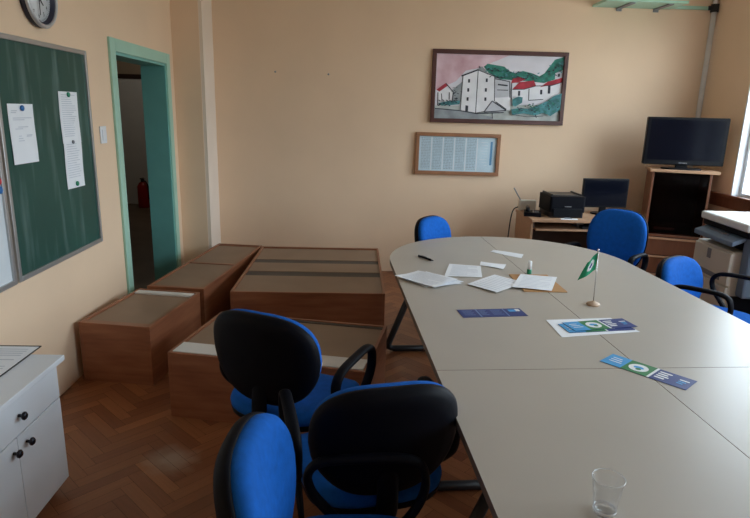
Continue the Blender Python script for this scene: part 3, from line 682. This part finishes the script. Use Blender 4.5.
for r in range(4):
    for c in range(3): kp.ext(.0 + c * .02, .014 + c * .02, -.06 + r * .02, -.047 + r * .02, .034, .041)
kp.build('keypad', 'grey', ph)
rt = empty('router', (1.60, 5.54, .742), 0, 'small white router with a thin antenna on the back left corner of the computer desk', 'router')
MB().ext(-.07, .09, -.055, -.001, 0, .10).build('case', 'copier', rt, bevel=.008)
MB().cyl((-.06, -.03, .10), (-.13, -.03, .21), .006, 8).build('antenna', 'grey', rt)
tag(MB().tube(spline([(-.04, .0, .03), (-.06, .03, .02), (-.085, .10, -.02), (-.09, .16, -.14), (-.09, .20, -.34), (-.085, .25, -.50)], 5), .006, 8).build('cable', 'black', rt), 'black cable')

# ------------------------------------------------------------------ television cabinet
tc = empty('tv_cabinet', (3.02, 5.507, 0), math.radians(-20), 'tall brown wooden cabinet in the right corner carrying the television', 'cabinet')
w2, d2_ = .25, .22
MB().ext(-w2, -w2 + .02, -d2_, d2_, 0, 1.145).build('side_panel', 'tv_wood', tc, bevel=.002)
MB().ext(w2 - .02, w2, -d2_, d2_, 0, 1.145).build('side_panel', 'tv_wood', tc, bevel=.002)
MB().ext(-w2 - .02, w2 + .055, -d2_ - .02, d2_, 1.146, 1.17).build('top_board', 'light_wood', tc, bevel=.003)
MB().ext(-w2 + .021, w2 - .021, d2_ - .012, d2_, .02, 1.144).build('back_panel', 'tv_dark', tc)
MB().ext(-w2 + .021, w2 - .021, -d2_ + .002, d2_ - .013, .545, .565).build('shelf', 'tv_wood', tc, bevel=.002)
for k in range(3):
    z = .02 + k * .175
    d_ = MB().ext(-w2 + .022, w2 - .022, -d2_, -d2_ + .018, z, z + .168).build('drawer', 'tv_wood', tc, bevel=.002)
    MB().ext(-w2 + .022, w2 - .022, -d2_ - .008, -d2_, z + .148, z + .166).build('handle_rail', 'light_wood', d_, bevel=.002)  # paler wood than the drawers: light on the drawer edges put into colour
MB().ext(-w2 + .021, w2 - .021, -d2_ + .012, -d2_ + .016, .567, 1.144).build('inner_door', clear_mat('smoked_glass', .006, (.50, .34, .30), .12), tc)
vp = MB().ext(-.19, .17, -.12, .12, 0, .07)  .ext(-.16, .02, -.122, -.119, .03, .055, 1).build('video_player', ['gloss_black', 'grey'], None, (3.02, 5.507, .566), (0, 0, math.radians(-20)), bevel=.004)
tag(vp, 'flat black video player on the shelf inside the tall brown cabinet', 'video player')
tv = empty('television', (2.985, 5.41, 1.17), math.radians(-13), 'large flat black television on top of the tall brown cabinet', 'television')
MB().ext(-.345, .345, -.03, .03, .04, .468).ext(-.25, .25, .03, .075, .10, .40).build('housing', 'gloss_black', tv, bevel=.01, seg=3)
MB().ext(-.315, .315, -.0325, -.029, .085, .445).build('screen', 'screen', tv)
MB().ext(-.05, .05, -.01, .03, .01, .06).build('neck', 'gloss_black', tv, bevel=.006)
MB().prism(sup(.17, .08, 3, 40), 0, .014).build('stand', 'gloss_black', tv, bevel=.004)
lg = MB(); 
for k, x in enumerate((-.03, -.018, -.006, .006, .018, .03)): lg.ext(x - .004, x + .004, -.0315, -.0298, .056, .064)
lg.build('maker_mark', 'grey', tv)
# brown board along the right wall below the window
struct('trim_3', MB().ext(X1 - .022, X1 - .001, 4.45, 5.60, .845, .94).ext(X1 - .035, X1 - .001, 4.45, 5.60, .94, .967), 'tv_wood', bevel=.003)

# ------------------------------------------------------------------ photocopier (front turned to the table)
cp = empty('photocopier', (2.83, 3.95, 0), math.radians(-93), 'bulky pale photocopier with a white lid on the right side of the room', 'photocopier')
MB().ext(-.29, .19, -.29, .29, .06, .76).build('body', 'copier', cp, bevel=.012)
MB().ext(-.28, .26, -.25, .28, .0, .06).build('plinth', 'black', cp)
for z0_, z1_, k in ((.52, .745, 0), (.29, .51, 1), (.07, .28, 2)):
    d_ = MB().ext(-.285, .187, -.305, -.28, z0_, z1_).build('paper_drawer', 'copier', cp, bevel=.008)
    MB().ext(-.17, .10, -.309, -.303, z0_ + .02, z0_ + .055).build('handle', 'grey', d_, bevel=.003)
tag(MB().ext(-.10, -.05, -.3075, -.304, .66, .73).build('badge', 'grey', cp, bevel=.002), 'grey emblem plate')
MB().ext(-.27, .22, -.20, .27, .762, .87).build('output_bay', 'plastic', cp, bevel=.006)
MB().add([(-.28, -.33, .80), (.22, -.33, .80), (.22, -.18, .865), (-.28, -.18, .865), (-.28, -.33, .835), (.22, -.33, .835), (.22, -.18, .89), (-.28, -.18, .89)],
         [(3, 2, 1, 0), (4, 5, 6, 7), (0, 1, 5, 4), (1, 2, 6, 5), (2, 3, 7, 6), (3, 0, 4, 7)]).build('control_panel', 'copier_blue', cp, bevel=.006)
MB().ext(-.16, .08, -.285, -.275, .853, .862, 0).build('display', 'grey', cp)
MB().ext(-.29, .285, -.27, .30, .872, .912).build('scanner_bed', 'plastic', cp, bevel=.006)
MB().ext(-.30, .295, -.29, .31, .914, .968).build('lid', 'copier_white', cp, bevel=.014, seg=3)
MB().ext(.192, .28, -.24, .27, .46, .868).build('bypass_tray', 'copier_blue', cp, bevel=.015)
MB().ext(.192, .225, -.27, .27, .06, .457).build('side_panel', 'plastic', cp, bevel=.006)
MB().ext(.281, .288, -.15, .15, .58, .60).ext(.281, .288, -.15, .15, .74, .75).build('tray_latch', 'grey', cp)

# ------------------------------------------------------------------ things on the conference table
Z = TZ
g = 'loose white papers on the conference table'
sheet('paper_sheet', [(.36, 2.90), (.56, 2.99), (.44, 3.17), (.235, 3.085)], Z + .0005, 'lowest of the overlapped white printed sheets at the left rounded table edge', 'paper', group=g, lines=12, wave=.003)
sheet('paper_sheet', [(.335, 2.955), (.40, 2.885), (.575, 3.01), (.39, 3.20)], Z + .0055, 'middle of the overlapped white printed sheets at the left rounded table edge', 'paper', group=g, lines=12, wave=.003)
sheet('paper_sheet', [(.205, 3.075), (.405, 2.875), (.545, 3.03), (.345, 3.19)], Z + .011, 'topmost of the overlapped white printed sheets at the left rounded table edge', 'paper', group=g, lines=12, wave=.006)
sheet('paper_sheet', [(.485, 3.125), (.695, 3.115), (.735, 3.36), (.555, 3.41)], Z + .0005, 'upright white printed sheet just behind the fan of sheets on the table', 'paper', group=g, lines=13, wave=.003)
sheet('paper_sheet', [(.735, 3.385), (.855, 3.295), (.90, 3.41), (.76, 3.475)], Z + .0005, 'small folded white slip in the middle of the papers on the table', 'paper', group=g, wave=.004)
sheet('paper_sheet', [(.872, 3.745), (1.04, 3.58), (1.08, 3.68), (.905, 3.785)], Z + .0005, 'farthest small folded white slip on the table, nearest the back wall', 'paper', group=g, wave=.005)
fo = MB().prism([(.862, 2.862), (1.085, 2.862), (1.08, 3.19), (.862, 3.185)], 0, .004).build('document_folder', 'kraft', None, (0, 0, Z + .0003))
tag(fo, 'tan cardboard folder under the white sheets in the middle of the table', 'folder')
sheet('paper_sheet', [(.585, 2.97), (.71, 2.82), (.905, 3.02), (.775, 3.16)], Z + .005, 'white sheet lying slantwise to the left of the tan folder', 'paper', group=g, lines=9, wave=.003)
sheet('paper_sheet', [(.81, 2.915), (1.0, 2.855), (1.115, 3.12), (.925, 3.175)], Z + .0085, 'white sheet lying on top of the tan folder', 'paper', group=g, lines=9, wave=.002)
pe = MB().tube([(0, 0, 0), (.09, 0, 0), (.125, 0, 0)], .0065, 10, 0, ref=(0, 0, 1)).tube([(.125, 0, 0), (.145, 0, 0)], .0065, 10, 1, ref=(0, 0, 1), r2=.002).tube([(.03, 0, .0078), (.08, 0, .0078)], .002, 6, 1, ref=(0, 0, 1))
o = pe.build('ballpoint_pen', ['gloss_black', 'grey'], None, (.385, 3.575, Z + .0068), (0, 0, math.atan2(-.12, .08))); tag(o, 'dark ballpoint pen lying alone near the far rounded table edge', 'pen')
gs = empty('glue_stick', (.985, 3.215, Z), 0, 'white glue stick with a green foot standing behind the papers', 'glue stick')
MB().lathe([(0, 0), (.013, 0), (.013, .028), (0, .028)], 18, caps=False).build('foot', 'greenplastic', gs)
MB().lathe([(0, .028), (.0115, .028), (.0115, .072), (.010, .076), (0, .077)], 18, caps=False).build('cap', 'white_print', gs)

def leaflet(cx, cy, ang, z, label, printed=True):
    """long narrow leaflet: pale blue square, green square with a white oval emblem, navy panel with lines of print"""
    mb = MB(); l_, w_ = .152, .052
    mb.ext(-l_, l_, -w_, w_, 0, .0012, 0)
    def r(x0, x1, y0, y1, mi, dz=.0015): mb.add([(x0, y0, dz), (x1, y0, dz), (x1, y1, dz), (x0, y1, dz)], [(0, 1, 2, 3)], mi)
    if printed:
        r(-l_, -.075, -w_, w_, 1); r(-.075, .018, -w_, w_, 2); r(.018, .027, -w_, w_, 3, .0017)
        ov = sup(.034, .034, 2, 28); mb.add([(x - .030, y, .0018) for x, y in ov], [list(range(28))], 3)
        mb.add([(x * .55 - .030, y * .35 + .002, .0020) for x, y in ov], [list(range(28))], 1)
        mb.add([(x * .28 - .026, y * .3 - .012, .0021) for x, y in ov], [list(range(28))], 2)
        for k in range(4): r(.036, .078 - .008 * (k % 2), .024 - .018 * k, .034 - .018 * k, 3, .0018)
        for k in range(3): r(.108, .140 - .006 * k, .012 - .016 * k, .020 - .016 * k, 1 if k else 3, .0018)
        for k in range(3): r(-.135, -.10 + .006 * k, .02 - .018 * k, .026 - .018 * k, 3, .0018)
    else:
        for x0, x1 in ((-.135, -.085), (-.055, -.02), (.0, .05)):
            for k in range(5): r(x0, x1 - .008 * (k % 2), .030 - .014 * k, .035 - .014 * k, 4, .0017)
        r(-.068, -.060, -w_, w_, 4, .0017); r(.062, .068, -w_, w_, 4, .0017); r(.085, .12, .005, .035, 1, .0018); r(.12, .14, .01, .04, 3, .0019)
    o = mb.build('leaflet', ['navy', 'sky', 'green', 'white_print', M['soft_blue']], None, (cx, cy, z), (0, 0, math.radians(ang)))
    return tag(o, label, 'leaflet', 'long printed leaflets on the conference table')
M['soft_blue'] = mat('pale_blue_text', (.16, .26, .50), .5)
leaflet(.62, 2.525, 7, Z + .0006, 'dark blue leaflet lying alone, left of the green flag')
bpy.data.objects.remove(bpy.data.objects['leaflet'])
leaflet(.62, 2.525, 7, Z + .0006, 'all dark blue leaflet lying alone near the papers, left of the flag', False)
sheet('paper_sheet', [(.845, 2.235), (1.205, 2.31), (1.15, 2.482), (.843, 2.44)], Z + .0004, 'white sheet under two leaflets in the middle of the table', 'paper', wave=.001)
leaflet(1.035, 2.355, 9, Z + .003, 'lower printed leaflet of two stacked on a white sheet in front of the flag')
leaflet(1.058, 2.378, 13, Z + .0056, 'upper printed leaflet of two stacked on a white sheet in front of the flag')
leaflet(1.047, 1.92, -49, Z + .0006, 'leaflet with blue, green and navy fields lying across the table joint, nearest the cup')
fl = empty('table_flag', (1.142, 2.666, Z), 0, 'small green table flag on a wooden foot', 'flag')
MB().lathe([(0, 0), (.030, 0), (.032, .006), (.028, .012), (.012, .016), (.006, .022), (0, .022)], 24, caps=False).build('foot', 'wood_tan', fl)
MB().cyl((0, 0, .018), (-.006, 0, .268), .0024, 8).lathe([(0, .266), (.005, .268), (.005, .276), (0, .28)], 10, mtx=tr(-.006, 0, 0), caps=False).build('pole', 'chrome', fl)
cl = MB(); nu, nv = 16, 14
def cloth(u, v):     # u from the pole to the free end, v down the pole; the free end droops
    x = -.007 - .002 * v - u * (.046 + .030 * v); z = .262 - .084 * v - u * (.050 + .010 * v); y = .012 * math.sin(u * 6 + v * 2) * u
    return (x, y, z)
vs = [cloth(i / nu, j / nv) for j in range(nv + 1) for i in range(nu + 1)]
fs = []; mi = []
for j in range(nv):
    for i in range(nu):
        u, v = (i + .5) / nu, (j + .5) / nv; r_ = math.hypot((u - .42) / .26, (v - .5) / .27)
        cl.add([vs[j * (nu + 1) + i], vs[j * (nu + 1) + i + 1], vs[(j + 1) * (nu + 1) + i + 1], vs[(j + 1) * (nu + 1) + i]], [(0, 1, 2, 3)], 2 if r_ < .45 else (1 if r_ < 1 else 0), True)
co = cl.build('cloth', ['flag', 'white_print', 'navy'], fl); so = co.modifiers.new('thickness', 'SOLIDIFY'); so.thickness = .0008
# clear plastic cup
cu = MB().lathe([(0, .001), (.0235, .0), (.025, .003), (.0275, .03), (.0345, .084), (.0362, .086), (.0368, .0895), (.0355, .0905), (.0340, .0885), (.0335, .084), (.0265, .030), (.0240, .005), (0, .004)], 40, caps=False)
o = cu.build('plastic_cup', 'cup', None, (.578, 1.152, Z + .0004)); tag(o, 'clear empty plastic cup on the near part of the table', 'cup')

M['cup_glint'] = clear_mat('cup_glint_plastic', .12, (.97, .98, .98), .12, milk=.42)  # milky white paints in the bright highlights of cup rim and base
MB().rings([[((.0355 + .0013 * math.cos(q)) * math.cos(2 * PI * i / 40), (.0355 + .0013 * math.cos(q)) * math.sin(2 * PI * i / 40), .0892 + .0016 * math.sin(q)) for i in range(40)] for q in [2 * PI * k / 8 for k in range(9)]], cap0=False, cap1=False).build('rim', 'cup_glint', o)
MB().lathe([(.0236, .0045), (.0258, .006), (.0262, .012), (.0250, .012), (.0236, .007), (.0236, .0045)], 40, caps=False).build('base_glint', 'cup_glint', o)

# ------------------------------------------------------------------ fire extinguisher in the corridor
fe = empty('fire_extinguisher', (-3.50, 9.62, 0), 0, 'red fire extinguisher standing in the dark corridor beyond the doorway', 'fire extinguisher')
MB().lathe([(0, 0), (.085, 0), (.09, .02), (.09, .34), (.06, .40), (.03, .42), (0, .42)], 24, caps=False).build('cylinder', 'red', fe)
MB().ext(-.02, .02, -.03, .03, .42, .47).ext(-.012, .012, -.10, .02, .47, .485).build('valve', 'black', fe, bevel=.003)
MB().tube(spline([(0, -.03, .445), (.08, -.07, .42), (.11, -.06, .30), (.10, -.04, .15)], 5), .011, 8).build('hose', 'rubber', fe)
